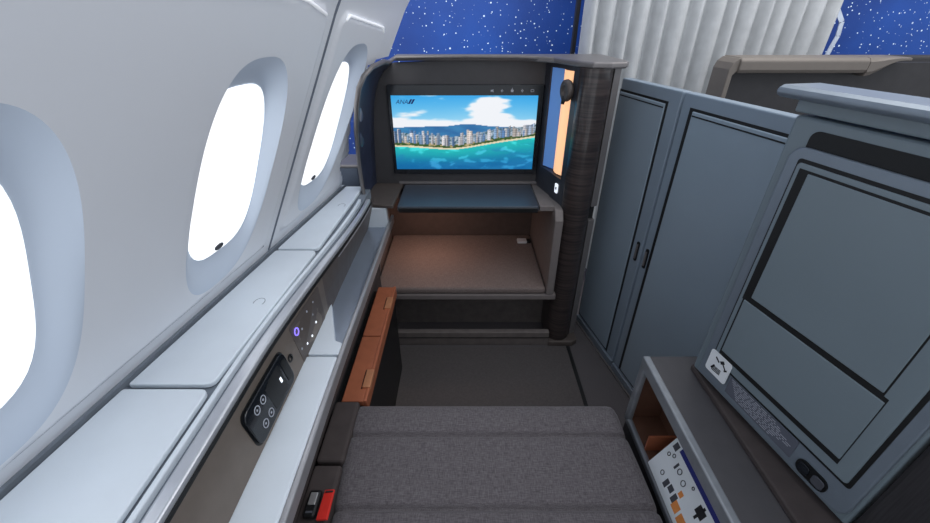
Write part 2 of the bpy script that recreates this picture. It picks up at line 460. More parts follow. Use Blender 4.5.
for (yy, tt, mm) in ((.885, .25, 'lettering'), (.865, .45, 'lettering'), (.87, .68, 'led'), (.845, .25, 'lettering'), (.83, .55, 'led'), (.83, .78, 'led'), (.80, .40, 'lettering'), (.797, .75, 'led'), (.768, .68, 'lettering')):
    nrm = on_panel(yy, tt, 1) - on_panel(yy, tt, 0)
    obj('button', MB().lathe(on_panel(yy, tt, 0), nrm, [(.0032, 0), (.0032, .0012), (.0027, .0016), (0, .0016)], 12), mm, key)
nrm = on_panel(.775, .3, 1) - on_panel(.775, .3, 0)
obj('power_button', MB().tube([on_panel(.775 + .009 * math.cos(t), .3 + .009 * math.sin(t) / .128, .002) for t in [i * math.pi / 8 for i in range(16)]], .0016, 6, closed=True), 'led_violet', key, label='glowing violet ring button')
obj('audio_jack', MB().lathe(on_panel(.715, .52, 0), nrm, [(.010, 0), (.010, .0015), (.006, .002), (.005, -.004), (0, -.004)], 20), 'black', con)
obj('handset_dock', pan_plate(.512, .698, .16, .86, .0010, .2), 'black', con)
# armrest
Ya = [y for y in Y if y < .74] + [.742]
mb = MB(); mb.slab([(-.403, y) for y in Ya] + [(armx(y) - .012, y) for y in reversed(Ya)], .597, .622); obj('armrest_pad', mb, 'ledge', con, bevel=.006)
tp_ = 0
Yb = [.748, .80, .86, .94]
tri = [(-.403, .748), (-.403, .94), (-.400, .96), (-.345, .80), (armx(.78) - .013, .79), (armx(.76) - .012, .748)]
obj('armrest_corner', MB().slab(tri, .597, .621), 'ledge', con, bevel=.002)
tr = [(-.342, .79), (armx(.8) - .012, .785), (armx(1.6) - .012, 1.508), (-.418, 1.508), (-.418, 1.0), (-.405, .955)]
obj('tray', MB().slab(tr, .588, .604), 'tray', con)
obj('tray_end', MB().slab([(-.425, 1.508), (-.322, 1.508), (-.322, 1.54), (-.425, 1.54)], .59, .690), 'ledge', con, bevel=.004)
Yc = [-.5 + .05 * i for i in range(43)]
mb = MB(); mb.slab([(armx(y) - .0125, y) for y in Yc if y <= 1.62] + [(armx(y), y) for y in reversed(Yc) if y <= 1.62], .585, .6215); obj('armrest_edge', mb, 'silver', con, bevel=.004)
mb = MB(); mb.slab([(armx(y) - .054, y) for y in Yc if y <= 1.44] + [(armx(y) - .044, y) for y in reversed(Yc) if y <= 1.44], .46, .584); obj('inner_fascia', mb, 'bolster', con)
mb = MB().box(-.46, -.365, -.5, 1.44, 0, .585); obj('console_body', mb, 'dark', con)

# handset lying in its dock
hs = thing('remote_control', 'black handset with four round keys docked in the taupe console panel', 'remote control', tuple(on_panel(.6, .5, .002)))
obj('handset_body', pan_plate(.515, .695, .19, .83, .007, .22, b0=.0012), 'glass_dark', hs, bevel=.002)
obj('display', pan_plate(.595, .66, .26, .76, .0077, .06), 'black', hs)
obj('display_glow', pan_plate(.644, .651, .46, .56, .0082, .2), 'led', hs)
obj('sensor_cap', pan_plate(.668, .690, .30, .72, .0085, .3), 'black', hs)
for (yy, tt) in ((.578, .36), (.578, .66), (.552, .36), (.552, .66)):
    q = MB().tube([on_panel(yy + .0085 * math.cos(t), tt + .0085 * math.sin(t) / .128, .0075) for t in [i * math.pi / 8 for i in range(16)]], .0011, 6, closed=True)
    kk = obj('key', q, 'lettering', hs)
    obj('key_mark', MB().lathe(on_panel(yy, tt, .006), nrm, [(.0025, 0), (.0025, .0018), (0, .0018)], 8), 'lettering', kk)

# ================================================================== COPPER LOCKER below the armrest
lk = thing('storage_locker', 'low storage locker with two copper coloured lids beside the foot space', 'locker', (-.33, 1.0, 0))
obj('locker_body', MB().box(-.362, -.283, .745, 1.300, 0, .425), 'black', lk, bevel=.003)
for (y0, y1) in ((.745, 1.010), (1.015, 1.297)):
    d = obj('locker_lid', MB().box(-.342, -.281, y0, y1, .427, .447), 'copper', lk, bevel=.003)
    ym = y0 + (y1 - y0) * (.62 if y0 > 1 else .30)
    q = MB().box(-.294, -.271, ym - .034, ym + .034, .438, .453)
    obj('latch', q, 'latch', d, bevel=.002)
    obj('latch_slot', MB().box(-.297, -.294, ym - .036, ym + .036, .440, .4485), 'black', d)
obj('locker_lip', MB().box(-.2825, -.272, .745, 1.300, .405, .449), 'copper', lk, bevel=.003)

# ================================================================== SEAT
st = thing('suite_seat', 'wide grey woven seat cushion with stitched cross channels', 'seat', (.05, .3, 0))
def seat_profile():
    seams = [.640, .462, .285, .10, -.08]
    prof = []
    y = .742
    # front roll
    for k in range(9):
        t = math.radians(90 * k / 8); prof.append((.712 + .03 * math.cos(t), .42 + .030 * math.sin(t)))
    yy = .705
    while yy > -.30:
        d = min(abs(yy - s) for s in seams)
        z = .450 + .004 * (1 - math.exp(-d / .03)) - .010 * math.exp(-(d / .006) ** 2)
        prof.append((yy, z)); yy -= .004
    return prof
pr = seat_profile()
xsn = [0, .004, .012, .024] ; W0, W1 = -.298, .405
def seat_x(y): return (lerp(-.282, -.306, sstep(.35, .74, y)), lerp(.424, .412, sstep(.35, .74, y)))
rows = []
for (yy, z) in [(.742, .27)] + pr:
    a, b = seat_x(yy); row = [(a, yy, z - .10)]
    for e, dz in ((0, .022), (.004, .012), (.012, .004), (.026, 0)): row.append((a + e, yy, z - dz))
    row += [(lerp(a + .03, b - .03, k / 20), yy, z) for k in range(21)]
    for e, dz in ((.026, 0), (.012, .004), (.004, .012), (0, .022)): row.append((b - e, yy, z - dz))
    row.append((b, yy, z - .10)); rows.append(row)
obj('seat_cushion', MB().grid(rows), 'seat', st, smooth=True)
obj('seat_base', MB().box(-.27, .40, -.28, .70, .02, .34), 'dark', st, bevel=.01)
for (y0, y1) in ((-.2, .553), (.561, .735)):
    obj('side_bolster', MB().box(-.352, -.286, y0, y1, .38, .462), 'bolster', st, bevel=.008)
# ribbed shell side next to the cabinet
sh = thing('seat_shell', 'dark ribbed cloth covered shell side under the near end of the side cabinet', 'shell', (.66, .1, .36))
obj('side_panel', MB().slab([(.63, -.30), (.72, -.30), (.70, .335), (.622, .335)], .638, 1.05), 'fabric_dark', sh, bevel=.01)

# red tag and belt buckle beside the cushion
rt = thing('red_pull_tag', 'red fabric pull tag tucked between seat cushion and armrest', 'tag', (-.292, .455, .465))
obj('tag_strap', MB().prism([(-.303, .425, .470), (-.280, .425, .474), (-.283, .425, .4795), (-.305, .425, .476)], [(-.302, .486, .470), (-.282, .486, .474), (-.284, .486, .4795), (-.304, .486, .476)]), 'red', rt, bevel=.001)
obj('tag_stitch', MB().box(-.3005, -.284, .479, .482, .476, .4805), 'ink_blk', rt)
bk = thing('seat_belt_buckle', 'dark metal seat belt buckle next to the red tag', 'buckle', (-.322, .455, .465))
obj('buckle_body', MB().box(-.335, -.309, .43, .485, .464, .480), 'black', bk, bevel=.005)
obj('buckle_plate', MB().box(-.330, -.314, .452, .478, .479, .483), 'steel', bk, bevel=.002)
obj('buckle_slot', MB().box(-.329, -.315, .436, .440, .479, .4815), 'ink', bk)

# ================================================================== MONITOR UNIT
mu = thing('monitor_surround', 'curved grey monitor housing with walnut column facing the seat', 'cabinet', (.05, 1.7, 0))
BY = 1.76; ZT = 1.222; ZB = .70
obj('lower_trim', MB().box(-.30, .335, BY - .012, BY, ZB + .004, ZB + .016), 'rim', mu, bevel=.002)
# left wing: upright fin, its front edge bowed
FY = 1.575
corner = [(379, 200), (378, 192), (376.5, 178), (375, 155), (374, 130), (374, 108), (376, 92), (379, 80), (384, 71), (392, 63)]
f1 = [Vector(fy(px, py, BY)) for px, py in corner]
mb = MB()
rows = [f0] + [[a * (1 - t) + b * t + Vector((-.016 * math.sin(math.pi * t), 0, 0)) for a, b in zip(f0, f1)] for t in (.2, .4, .6, .8)] + [f1, [b + Vector((-.03, .05, .004)) for b in f1], [a + Vector((-.010, .01, .002)) for a in f0], f0]
mb.grid(rows); obj('side_wing', mb, 'wing', mu, smooth=True, label='dark curved left wing')
rimp = [tuple(p) for p in f0] + [tuple(f0[-1] * .5 + f1[-1] * .5), (f1[-1].x + .02, BY - .025, ZT + .002), (0, BY - .02, ZT + .004), (.20, BY - .03, ZT + .003), (.30, BY - .06, ZT + .001), (.345, 1.66, ZT - .001)]
obj('rim', MB().tube(rimp, .0075, 10), 'rim', mu, smooth=True)
obj('back_panel', MB().prism([(p.x, BY, p.z) for p in f1] + [(.345, BY, ZT + .006), (.345, BY, ZB - .02)], [(p.x, BY + .03, p.z) for p in f1] + [(.345, BY + .03, ZT + .006), (.345, BY + .03, ZB - .02)]), 'surround', mu)
# top cap
CXL = f1[-1].x + .01
capo = [(CXL, BY - .01), (.22, BY - .015), (.33, 1.66), (.385, 1.515), (.42, 1.455), (.48, 1.445), (.535, 1.465), (.556, 1.51), (.556, 1.60), (.55, 1.82), (CXL, 1.82)]
obj('top_cap', MB().slab(capo, ZT - .012, ZT + .008), 'rim', mu, bevel=.006)
# right angled wing
wa, wb = Vector((.322, BY)), Vector((.396, 1.50))
wd = (wb - wa).normalized(); wn = Vector((-wd.y, wd.x));
if wn.x > 0: wn = -wn
WL = (wb - wa).length
def wing(s, z, o): q = wa + wd * s + wn * o; return (q.x, q.y, z)
# niche opening s .03-.20, z .84-1.20 ; build the wing as frame boards round it
n0, n1, nz0, nz1 = .045, .225, .80, 1.195
mb = MB()
mb.box(0, n0, ZB - .02, ZT - .012, -.02, 0, T=lambda s, z, o: wing(s, z, o))
mb.box(n1, WL, ZB - .02, ZT - .012, -.02, 0, T=lambda s, z, o: wing(s, z, o))
mb.box(n0, n1, ZB - .02, nz0, -.02, 0, T=lambda s, z, o: wing(s, z, o))
mb.box(n0, n1, nz1, ZT - .012, -.02, 0, T=lambda s, z, o: wing(s, z, o))
obj('angled_wing', mb, 'wing_grey', mu)
nb = obj('light_niche', MB().box(n0, n1, nz0, nz1, -.035, -.03, T=wing), 'partition_dk', mu)
# reflector: bowed shade and lamp strip
rows = [[wing(lerp(n0 + .06, n1 - .012, t), z, -.028 + .018 * math.sin(math.pi * t)) for t in [i / 8 for i in range(9)]] for z in (nz0 + .004, .95, 1.1, nz1 - .004)]
obj('lamp_strip', MB().grid(rows), 'lamp', nb, smooth=True, label='glowing warm lamp strip')
rows = [[wing(lerp(n0 + .002, n0 + .062, t), z, -.006 - .02 * t) for t in (0, .5, 1)] for z in (nz0 + .004, 1.0, nz1 - .004)]
obj('reflector', MB().grid(rows), 'lamp_blue', nb, smooth=True)
# knob hook over the niche
kp = Vector(wing(n1 - .014, 1.13, 0)); kn = Vector((wn.x, wn.y, 0))
hk = obj('coat_hook', MB().lathe(kp - kn * .03, kn, [(.014, 0), (.014, .03), (.034, .034), (.038, .042), (.036, .052), (.020, .057), (.017, .050), (0, .050)], 24), 'taupe_dark', mu, smooth=True)
obj('hook_lever', MB().tube([kp + kn * .02 + Vector((0, 0, -.02)), kp + kn * .03 + Vector((.004, -.004, -.045))], [.010, .006], 10), 'black', hk, smooth=True)
bt = obj('call_button', MB().prism([wing(a, b, .0005) for a, b in rrect(.190, .214, .735, .775, .007)], [wing(a, b, .003) for a, b in rrect(.190, .214, .735, .775, .007)]), 'led', mu)
obj('button_mark', MB().box(.197, .207, .749, .761, .003, .0036, T=wing), 'ink', bt)
# walnut column, rounded front
co = []
for k in range(25):
    t = math.radians(180 + 180 * k / 24); co.append((.449 + .056 * math.cos(t), 1.507 + .056 * math.sin(t)))
co = [(.395, 1.80)] + co + [(.505, 1.80)]
obj('walnut_column', MB().slab(co, .028, ZT - .012), 'wood', mu, smooth=False)
# pale edge strips to the right of the column
def strip(z0, z1): return MB().slab([(.508, 1.495), (.536, 1.508), (.536, 1.80), (.508, 1.80)], z0, z1)
obj('edge_strip', strip(.70, ZT - .012), 'rim', mu, bevel=.003)
obj('edge_strip', strip(.0, .64), 'rim', mu, bevel=.003)
obj('strip_gap', MB().box(.508, .530, 1.52, 1.80, .64, .70), 'black', mu)
ft = [(.40, 1.440), (.515, 1.440), (.540, 1.458), (.540, 1.80), (.40, 1.80)]
obj('column_foot', MB().slab(ft, 0, .028), 'taupe_dark', mu, bevel=.004)
# the nook under the screen
obj('nook_back', MB().box(-.43, .40, 1.972, 1.99, .25, .70), 'nook', mu)
sidep = [(1.447, .30), (1.447, .660), (1.475, .698), (1.985, .698), (1.985, .30)]
obj('nook_side', MB().prism([(.360, y, z) for y, z in sidep], [(.394, y, z) for y, z in sidep]), 'nook_side', mu, bevel=.006)
obj('nook_side', MB().box(-.45, -.405, 1.62, 1.985, .0, .60), 'nook_side', mu, bevel=.003)
obj('nook_ceiling', MB().box(-.42, .40, 1.76, 1.985, .655, .675), 'taupe_dark', mu)
obj('corner_shelf', MB().slab([(-.415, 1.52), (-.292, 1.50), (-.285, BY), (-.415, BY)], .692, .706), 'taupe_dark', mu, bevel=.003)

obj('side_top', MB().box(.303, .362, 1.50, BY - .001, .680, .702), 'nook_side', mu, bevel=.003)
# TELEVISION
tv = thing('television', 'wide television showing a beach city, set into the grey housing', 'television', (.03, BY, .93))
TY = BY - .004
def tvp(px, py, d=0): q = fy(px, py, TY); return (q[0], q[1] - d, q[2])
x0, z0 = tvp(397, 171)[0], tvp(397, 170)[2]; x1 = tvp(532, 168)[0]; z1 = tvp(465, 95)[2]
x0 = (tvp(391.5, 95)[0] + tvp(397, 168.5)[0]) / 2; x1 = (tvp(538, 95)[0] + tvp(531.5, 168)[0]) / 2; z0 = tvp(465, 168.3)[2]
obj('bezel', MB().prism([(a, TY + .002, b) for a, b in rrect(x0 - .014, x1 + .022, z0 - .022, z1 + .040, .006)], [(a, TY - .010, b) for a, b in rrect(x0 - .014, x1 + .022, z0 - .022, z1 + .040, .006)]), 'glass_dark', tv, bevel=.002)
# picture painted into a colour attribute of a fine grid
NX, NZ = 220, 110
rnd = random.Random(3)
towers = []
for i in range(84):
    c = rnd.random(); w = rnd.uniform(.010, .026); h = rnd.uniform(.03, .13) * (1.0 if c < .62 else .75)
    towers.append((c, w, h, rnd.uniform(.7, 1.0), rnd.choice([(.97, .97, 1), (.78, .86, .97), (1, .95, .92), (.60, .74, .90), (.42, .60, .82)])))
from mathutils import noise as mn
def nz(x, y, s=0): return mn.noise(Vector((x, y, s)))
def fbm(x, y, s=0): return nz(x, y, s) + .5 * nz(2 * x, 2 * y, s + 3) + .25 * nz(4 * x, 4 * y, s + 7) + .12 * nz(8 * x, 8 * y, s + 9)
def picture(u, v):                        # u right, v up
    shore = .315 + .035 * u + .22 * max(0, u - .40) ** 1.5 - .045 * math.exp(-((u - .42) / .22) ** 2) + .05 * max(0, .2 - u)
    base = shore + .075 + .02 * nz(u * 6, 0, 5)
    mount = .60 + .03 * nz(u * 3, 2, 1) + .035 * math.exp(-((u - .52) / .12) ** 2) - .03 * max(0, u - .7) - .05 * max(0, .25 - u)
    if v < shore:
        d = (shore - v) / max(.05, shore)
        t = sstep(0, .9, d); c = [lerp(.10, .0, t), lerp(.74, .42, t), lerp(.74, .66, t)]
        k = fbm(u * 5, v * 9, 2); reef = sstep(.05, .5, k + .5 * (u - .5)) * sstep(.08, .3, d)
        c = [lerp(c[0], .10, reef * .6), lerp(c[1], .50, reef * .5), lerp(c[2], .72, reef * .5)]
        g = sstep(.15, .5, fbm(u * 9, v * 12, 8)) * .16; c = [min(1, q + g) for q in c]
        return c
    if v < shore + .022: return [.93, .88, .74]
    for (c0, w, h, br, tint) in towers:
        bb = base + .05 * nz(c0 * 20, 1, 4)
        if abs(u - c0) < w / 2 and base - .02 < v < bb + h + .03:
            win = .78 if (int(v * 70) % 2 == 0 and int((u - c0) * 240) % 2 == 0) else 1.0
            sh = .7 if u > c0 + w * .2 else 1.0
            return [min(1, tint[i] * br * win * sh) for i in range(3)]
    if v < base:
        k = fbm(u * 26, v * 30, 1)
        return [.20 + .22 * max(0, k), .33 + .22 * max(0, k), .12 + .1 * max(0, k)] if k < .35 else [.72, .64, .46]
    if v < base + .11:
        k = fbm(u * 40, v * 40, 6)
        return [.55 + .4 * k, .63 + .35 * k, .70 + .3 * k] if k > -.15 else [.22, .38, .42]
    if v < mount:
        k = fbm(u * 8, v * 14, 3); return [.18 + .05 * k, .46 + .08 * k, .68 + .06 * k]
    t = (v - mount) / (1 - mount); s = [lerp(.66, .18, t), lerp(.88, .66, t), lerp(.98, .93, t)]
    k = fbm(u * 3.4 + 1.2, v * 6.5, 11) + .55 * math.exp(-((u - .68) / .14) ** 2) * sstep(.62, .95, v) + .75 * (1 - sstep(.62, .85, v)) - .12 + .35 * math.exp(-((u - .96) / .05) ** 2) + .25 * math.exp(-((u - .06) / .06) ** 2) * sstep(.8, .95, v)
    w = sstep(.05, .5, k)
    return [lerp(s[i], (.97, .98, 1)[i], w) for i in range(3)]
rows = [[(lerp(x0, x1, i / NX), TY - .0115, lerp(z0, z1, j / NZ)) for i in range(NX + 1)] for j in range(NZ + 1)]
scr = obj('screen', MB().grid(rows), 'screen', tv)
ca = scr.data.color_attributes.new('picture', 'FLOAT_COLOR', 'POINT')
k = 0
for j in range(NZ + 1):
    for i in range(NX + 1):
        c = picture(i / NX, j / NZ); ca.data[k].color = (lin(c[0] * 255) * .92, lin(c[1] * 255) * .92, lin(c[2] * 255) * .92, 1); k += 1
# status icons on the bezel
for i in range(5):
    cx = lerp(x0, x1, .685 + i * .068); cz = z1 + .018
    q = MB(); yb = TY - .0112
    if i == 0: q.box(cx - .005, cx + .001, yb - .0006, yb, cz - .003, cz + .003); q.prism([(cx + .001, yb, cz - .003), (cx + .006, yb, cz - .006), (cx + .006, yb, cz + .006), (cx + .001, yb, cz + .003)], [(cx + .001, yb - .0006, cz - .003), (cx + .006, yb - .0006, cz - .006), (cx + .006, yb - .0006, cz + .006), (cx + .001, yb - .0006, cz + .003)])
    elif i in (1, 3): q.box(cx - .0015, cx + .0015, yb - .0006, yb, cz - .006, cz + .006); q.box(cx - .005, cx + .005, yb - .0006, yb, cz - .002, cz + .002)
    elif i == 2: q.lathe((cx, yb, cz), (0, -1, 0), [(.006, 0), (.006, .0006), (0, .0006)], 14); q.box(cx - .001, cx + .001, yb - .0006, yb, cz + .004, cz + .011)
    else: q.box(cx - .007, cx + .007, yb - .0006, yb, cz - .005, cz - .003); q.box(cx - .007, cx + .007, yb - .0006, yb, cz + .003, cz + .005); q.box(cx - .007, cx - .005, yb - .0006, yb, cz - .005, cz + .005); q.box(cx + .005, cx + .007, yb - .0006, yb, cz - .005, cz + .005)
    obj('menu_icon', q, 'lettering', tv)
# lettering on the picture
def text(body, size, origin, ux, uz, m, parent, name, italic=0.0):
    cu = bpy.data.curves.new(name, 'FONT'); cu.body = body; cu.size = size; cu.shear = italic
    to = bpy.data.objects.new(name, cu); C.objects.link(to)
    bpy.context.view_layer.update()
    dg = bpy.context.evaluated_depsgraph_get(); tm = bpy.data.meshes.new_from_object(to.evaluated_get(dg))
    bpy.data.objects.remove(to)
    o0, ux, uz = Vector(origin), Vector(ux), Vector(uz)
    mb = MB(); mb.v = [tuple(o0 + ux * v.co.x + uz * v.co.y) for v in tm.vertices]; mb.f = [tuple(p.vertices) for p in tm.polygons]
    return obj(name, mb, m, parent)
lx, lz = lerp(x0, x1, .03), lerp(z0, z1, .895)
text('ANA', .024, (lx, TY - .0122, lz), (1, 0, 0), (0, 0, 1), 'navy', tv, 'picture_lettering', .3)
q = MB()
for k in range(2):
    a = lx + .050 + k * .011
    q.add([(a, TY - .0122, lz), (a + .008, TY - .0122, lz), (a + .020, TY - .0122, lz + .018), (a + .012, TY - .0122, lz + .018)], [(0, 1, 2, 3)])
obj('picture_emblem', q, 'navy', tv)

# SLIDING TABLE under the screen
tb = thing('sliding_table', 'thin slate coloured table leaf below the television', 'table', (.01, 1.6, .68))
obj('table_leaf', MB().slab(rrect(-.274, .300, 1.492, BY - .014, .008), .684, .704), 'table', tb, bevel=.003)
obj('front_edge', MB().box(-.268, .294, 1.485, 1.4915, .680, .700), 'black', tb, bevel=.002)

# OTTOMAN
ot = thing('ottoman', 'grey woven ottoman bench in the nook below the television', 'ottoman', (0, 1.7, 0))
obj('cushion', MB().slab(rrect(-.395, .358, 1.452, 1.968, .012), .300, .333), 'cushion', ot, bevel=.012, seg=4, smooth=False)
obj('front_rail', MB().box(-.395, .405, 1.447, 1.50, .272, .299), 'nook_side', ot, bevel=.004)
obj('bench_deck', MB().box(-.395, .400, 1.50, 1.98, .275, .298), 'dark', ot)
obj('plinth', MB().box(-.395, .400, 1.447, 1.475, 0, .080), 'void', ot, bevel=.004)
obj('plinth_groove', MB().box(-.395, .400, 1.4455, 1.448, .046, .050), 'gasket', ot)
obj('drawer_front', MB().box(-.395, .395, 1.62, 1.64, .0, .272), 'void', ot)
# buckle on the ottoman
b2 = thing('ottoman_belt_buckle', 'pale metal belt buckle lying at the right rear of the ottoman', 'buckle', (.28, 1.90, .333))
q = hz(521, 241, .337)
obj('buckle_body', MB().box(q[0] - .022, q[0] + .028, q[1] - .025, q[1] + .012, .3335, .349), 'white', b2, bevel=.005)
obj('belt_end', MB().box(q[0] + .028, q[0] + .050, q[1] - .018, q[1] + .01, .3335, .345), 'black', b2, bevel=.002)

# foot space mat and its seam
struct('trim_4', MB().prism([hz(400, 348, .0), hz(566, 348, .0), hz(590, 425, .0), hz(372, 425, .0)], [(a, b, .006) for a, b, c in [hz(400, 348, 0), hz(566, 348, 0), hz(590, 425, 0), hz(372, 425, 0)]]), 'mat_floor')
a, b = hz(567.5, 347, 0), hz(591.5, 425, 0)
struct('trim_5', MB().prism([(a[0] - .008, a[1], 0), (a[0] + .008, a[1], 0), (b[0] + .008, b[1], 0), (b[0] - .008, b[1], 0)], [(a[0] - .008, a[1], .007), (a[0] + .008, a[1], .007), (b[0] + .008, b[1], .007), (b[0] - .008, b[1], .007)]), 'gasket')

# ================================================================== RIGHT SIDE
RQ = Vector((.637, 1.406)); RT = Vector((.2126, -1)).normalized(); RN = Vector((RT.y, -RT.x))
if RN.x > 0: RN = -RN
def RW(s, o, z, base=0.0):               # s towards the seat, o out into the suite
    q = RQ + RT * s + RN * o; return (q.x, q.y, z)
def sy(y): return (1.406 - y) / abs(RT.y)
def plate(s0, s1, z0, z1, o0, o1, r=0, corners=(1, 1, 1, 1), T=RW):
    out = rrect(s0, s1, z0, z1, r, 6, corners) if r else [(s0, z0), (s1, z0), (s1, z1), (s0, z1)]
    return MB().prism([T(a, o0, b) for a, b in out], [T(a, o1, b) for a, b in out])

def sliding_door(label, ya, yb, ia, ib, hy):
    s0, s1 = sy(ya), sy(yb); p = RW((s0 + s1) / 2, -.02, .02)
    d = thing('sliding_door', label, 'door', p, 'suite doors')
    obj('door_leaf', plate(s0, s1, .03, 1.163, -.035, 0), 'door_frame', d, bevel=.004)
    i0, i1 = sy(ia), sy(ib)
    obj('seal', plate(i0 - (.016 if ya < 1.295 else .006), i1 + .010, .052, 1.126, -.002, .0015), 'gasket', d)
    ip = obj('inset_panel', plate(i0, i1, .060, 1.118, -.001, .005), 'door', d, bevel=.003)
    obj('inset_line', plate(i0 + .004, i1 - .004, 1.104, 1.108, .005, .0056), 'gasket', ip)
    obj('kick_rail', plate(s0, s1, .012, .044, -.02, .010), 'cabinet_edge', d, bevel=.003)
    h = sy(hy)
    obj('pull_slot', plate(h - .008, h + .008, .555, .635, .0, .0035, .006), 'black', d)
    obj('pull_bar', plate(h - .003, h + .003, .565, .625, .003, .008, .003), 'rim', d)
    return d
sliding_door('blue grey sliding door leaf next to the walnut column', 1.632, 1.300, 1.626, 1.362, 1.322)
sliding_door('blue grey sliding door leaf running behind the side cabinet', 1.290, .72, 1.236, .73, 1.266)
# floor track
obj_t = plate(sy(1.63), sy(.70), 0.0, .010, -.03, .014); struct('trim_6', obj_t, 'rim')

# --- near side cabinet
CQ = Vector((.545, .69))
def CW(s, o, z): q = CQ + RT * s + RN * o; return (q.x, q.y, z)
SC = .362
cb = thing('side_cabinet', 'tall grey side cabinet with framed flap door at the right armrest', 'cabinet', CW(.17, -.05, .64))
def cpl(s0, s1, z0, z1, o0, o1, r=0, corners=(1, 1, 1, 1)): return plate(s0, s1, z0, z1, o0, o1, r, corners, CW)
def px_c(px, py):                         # where a sight line meets the cabinet front -> (s, z)
    r = ray(px, py); n = Vector((RN.x, RN.y, 0)); d0 = Vector((CQ.x, CQ.y, 0))
    t = n.dot(d0 - Vector((0, 0, H))) / n.dot(Vector(r)); w = Vector((0, 0, H)) + Vector(r) * t
    return ((Vector((w.x, w.y)) - CQ).dot(RT), w.z)
obj('cabinet_body', cpl(0, SC, .640, 1.216, -.215, 0), 'cabinet', cb, bevel=.006)
obj('cabinet_head', cpl(-.005, .9, 1.220, 1.240, -.06, .0), 'cabinet', cb, bevel=.003)
# cap with a rolled nose
prof = [(-.06, 1.240), (.014, 1.240), (.021, 1.243), (.024, 1.249), (.021, 1.255), (.013, 1.259), (-.06, 1.259)]
obj('cap', MB().prism([CW(-.030, o, z) for o, z in prof], [CW(.9, o, z) for o, z in prof]), 'cabinet_edge', cb, bevel=.004)
obj('cabinet_rear', cpl(SC + .002, .9, .90, 1.219, -.215, -.14), 'cabinet', cb)
# dark slot, raised door frame, recessed centre, lower flap
obj('slot', cpl(.040, .9, 1.172, 1.200, -.004, .0015, .014, (0, 0, 0, 1)), 'gasket', cb)
fr = obj('door_frame', cpl(.022, SC - .004, .652, 1.174, 0, .008, .026, (0, 1, 1, 1)), 'cabinet_edge', cb, bevel=.003)
obj('frame_seal', cpl(.043, SC - .020, .712, 1.157, .006, .0088, .006), 'gasket', fr)
obj('frame_field', cpl(.046, SC - .026, .718, 1.151, .007, .0115, .006), 'cabinet', fr, bevel=.002)
pd = obj('recess_seal', cpl(.054, .306, .882, 1.143, .010, .0122), 'gasket', cb)  # black edge lines; wide left strip draws the deep recess shadow
obj('door_panel', cpl(.071, .304, .895, 1.139, .0115, .0140), 'cabinet', cb, bevel=.002)
fs = obj('flap_seal', cpl(.056, .313, .738, .890, .010, .0121), 'gasket', cb)
obj('flap', cpl(.060, .312, .750, .883, .0115, .0145), 'cabinet', fs, bevel=.002)
obj('plaque', cpl(.100, .256, .668, .710, .008, .0092), 'plaque', cb)
# white pictogram label
lb = obj('pictogram_label', cpl(.040, .096, .682, .738, .0125, .0140, .006), 'white', cb)
q = MB()
def bar(q, s0, z0, s1, z1, w, o=.0143):
    d = Vector((s1 - s0, z1 - z0)); d.normalize(); e = Vector((-d.y, d.x)) * w / 2
    pts = [(s0 + e.x, z0 + e.y), (s1 + e.x, z1 + e.y), (s1 - e.x, z1 - e.y), (s0 - e.x, z0 - e.y)]
    q.add([CW(a, o, b) for a, b in pts], [(0, 1, 2, 3)])
for t in range(4): bar(q, .056, .692 + t * .0035, .078, .694 + t * .0035, .0024)
bar(q, .054, .694, .060, .706, .004); bar(q, .070, .722, .078, .729, .007); bar(q, .056, .727, .067, .720, .004); bar(q, .076, .724, .087, .714, .0035); bar(q, .084, .711, .090, .717, .0035)
obj('pictogram', q, 'ink_blk', lb)
# tiny illegible lettering
q = MB(); rr = random.Random(5)
for ln in range(9):
    z = .707 - ln * .0042; s = .104 + ln * .003
    while s < .246 - abs(ln - 4) * .010:
        w = rr.uniform(.004, .014); bar(q, s, z, s + w, z, .0015, .0095); s += w + .003
obj('small_print', q, 'lettering', cb)
sw = obj('switch', cpl(.268, .322, .662, .692, .008, .0105, .013), 'black', cb)
obj('switch_key', cpl(.298, .318, .667, .687, .0105, .013, .006), 'ink', sw, bevel=.002)
obj('switch_key', cpl(.272, .292, .667, .687, .0105, .013, .006), 'glass_dark', sw, bevel=.002)

# --- literature holder / right armrest
lh = thing('literature_holder', 'open fronted armrest box with copper lined pocket at right of the seat', 'holder', (.5, .4, 0))
X0, X1, YE = .450, .548, .742
top = rrect(X0 + .014, .60, -.3, YE, .012, 5, (0, 0, 0, 1))
top = [(.464, -.3), (.585, -.3), (.585, .30), (.66, .60), (.66, YE), (.468, YE), (.460, YE - .008), (.458, YE - .02)]
obj('armrest_top', MB().slab(top, .600, .622), 'boxtop', lh, bevel=.004)
obj('base_step', MB().slab([(.556, -.3), (.72, -.3), (.72, .60), (.70, .70), (.548, .70)], .622, .637), 'bolster', lh, bevel=.004)
zb = .392
mb = MB()
mb.box(X0, X0 + .018, -.3, YE, .588, .623); mb.box(X0, X0 + .014, -.3, YE, zb - .008, zb + .012)
mb.box(X0, X0 + .014, YE - .022, YE, zb, .60)
obj('pocket_frame', mb, 'frame_l', lh, bevel=.004)
mb = MB(); mb.box(X0 + .0175, X0 + .021, -.3, YE - .02, .580, .592); obj('frame_shadow_line', mb, 'gasket', lh)
mb = MB(); mb.box(X0 + .010, X1, -.3, YE - .004, zb, zb + .010); mb.box(X1 - .006, X1, -.3, YE - .004, zb, .600); mb.box(X0 + .014, X1, YE - .012, YE - .002, zb, .6)
obj('pocket_lining', mb, 'copper_in', lh)
obj('divider', MB().box(X0 + .012, X1 - .006, .628, .633, zb + .01, .455), 'copper', lh)
obj('holder_base', MB().box(X0 + .004, .66, -.3, YE - .004, 0, zb - .01), 'dark', lh, bevel=.004)

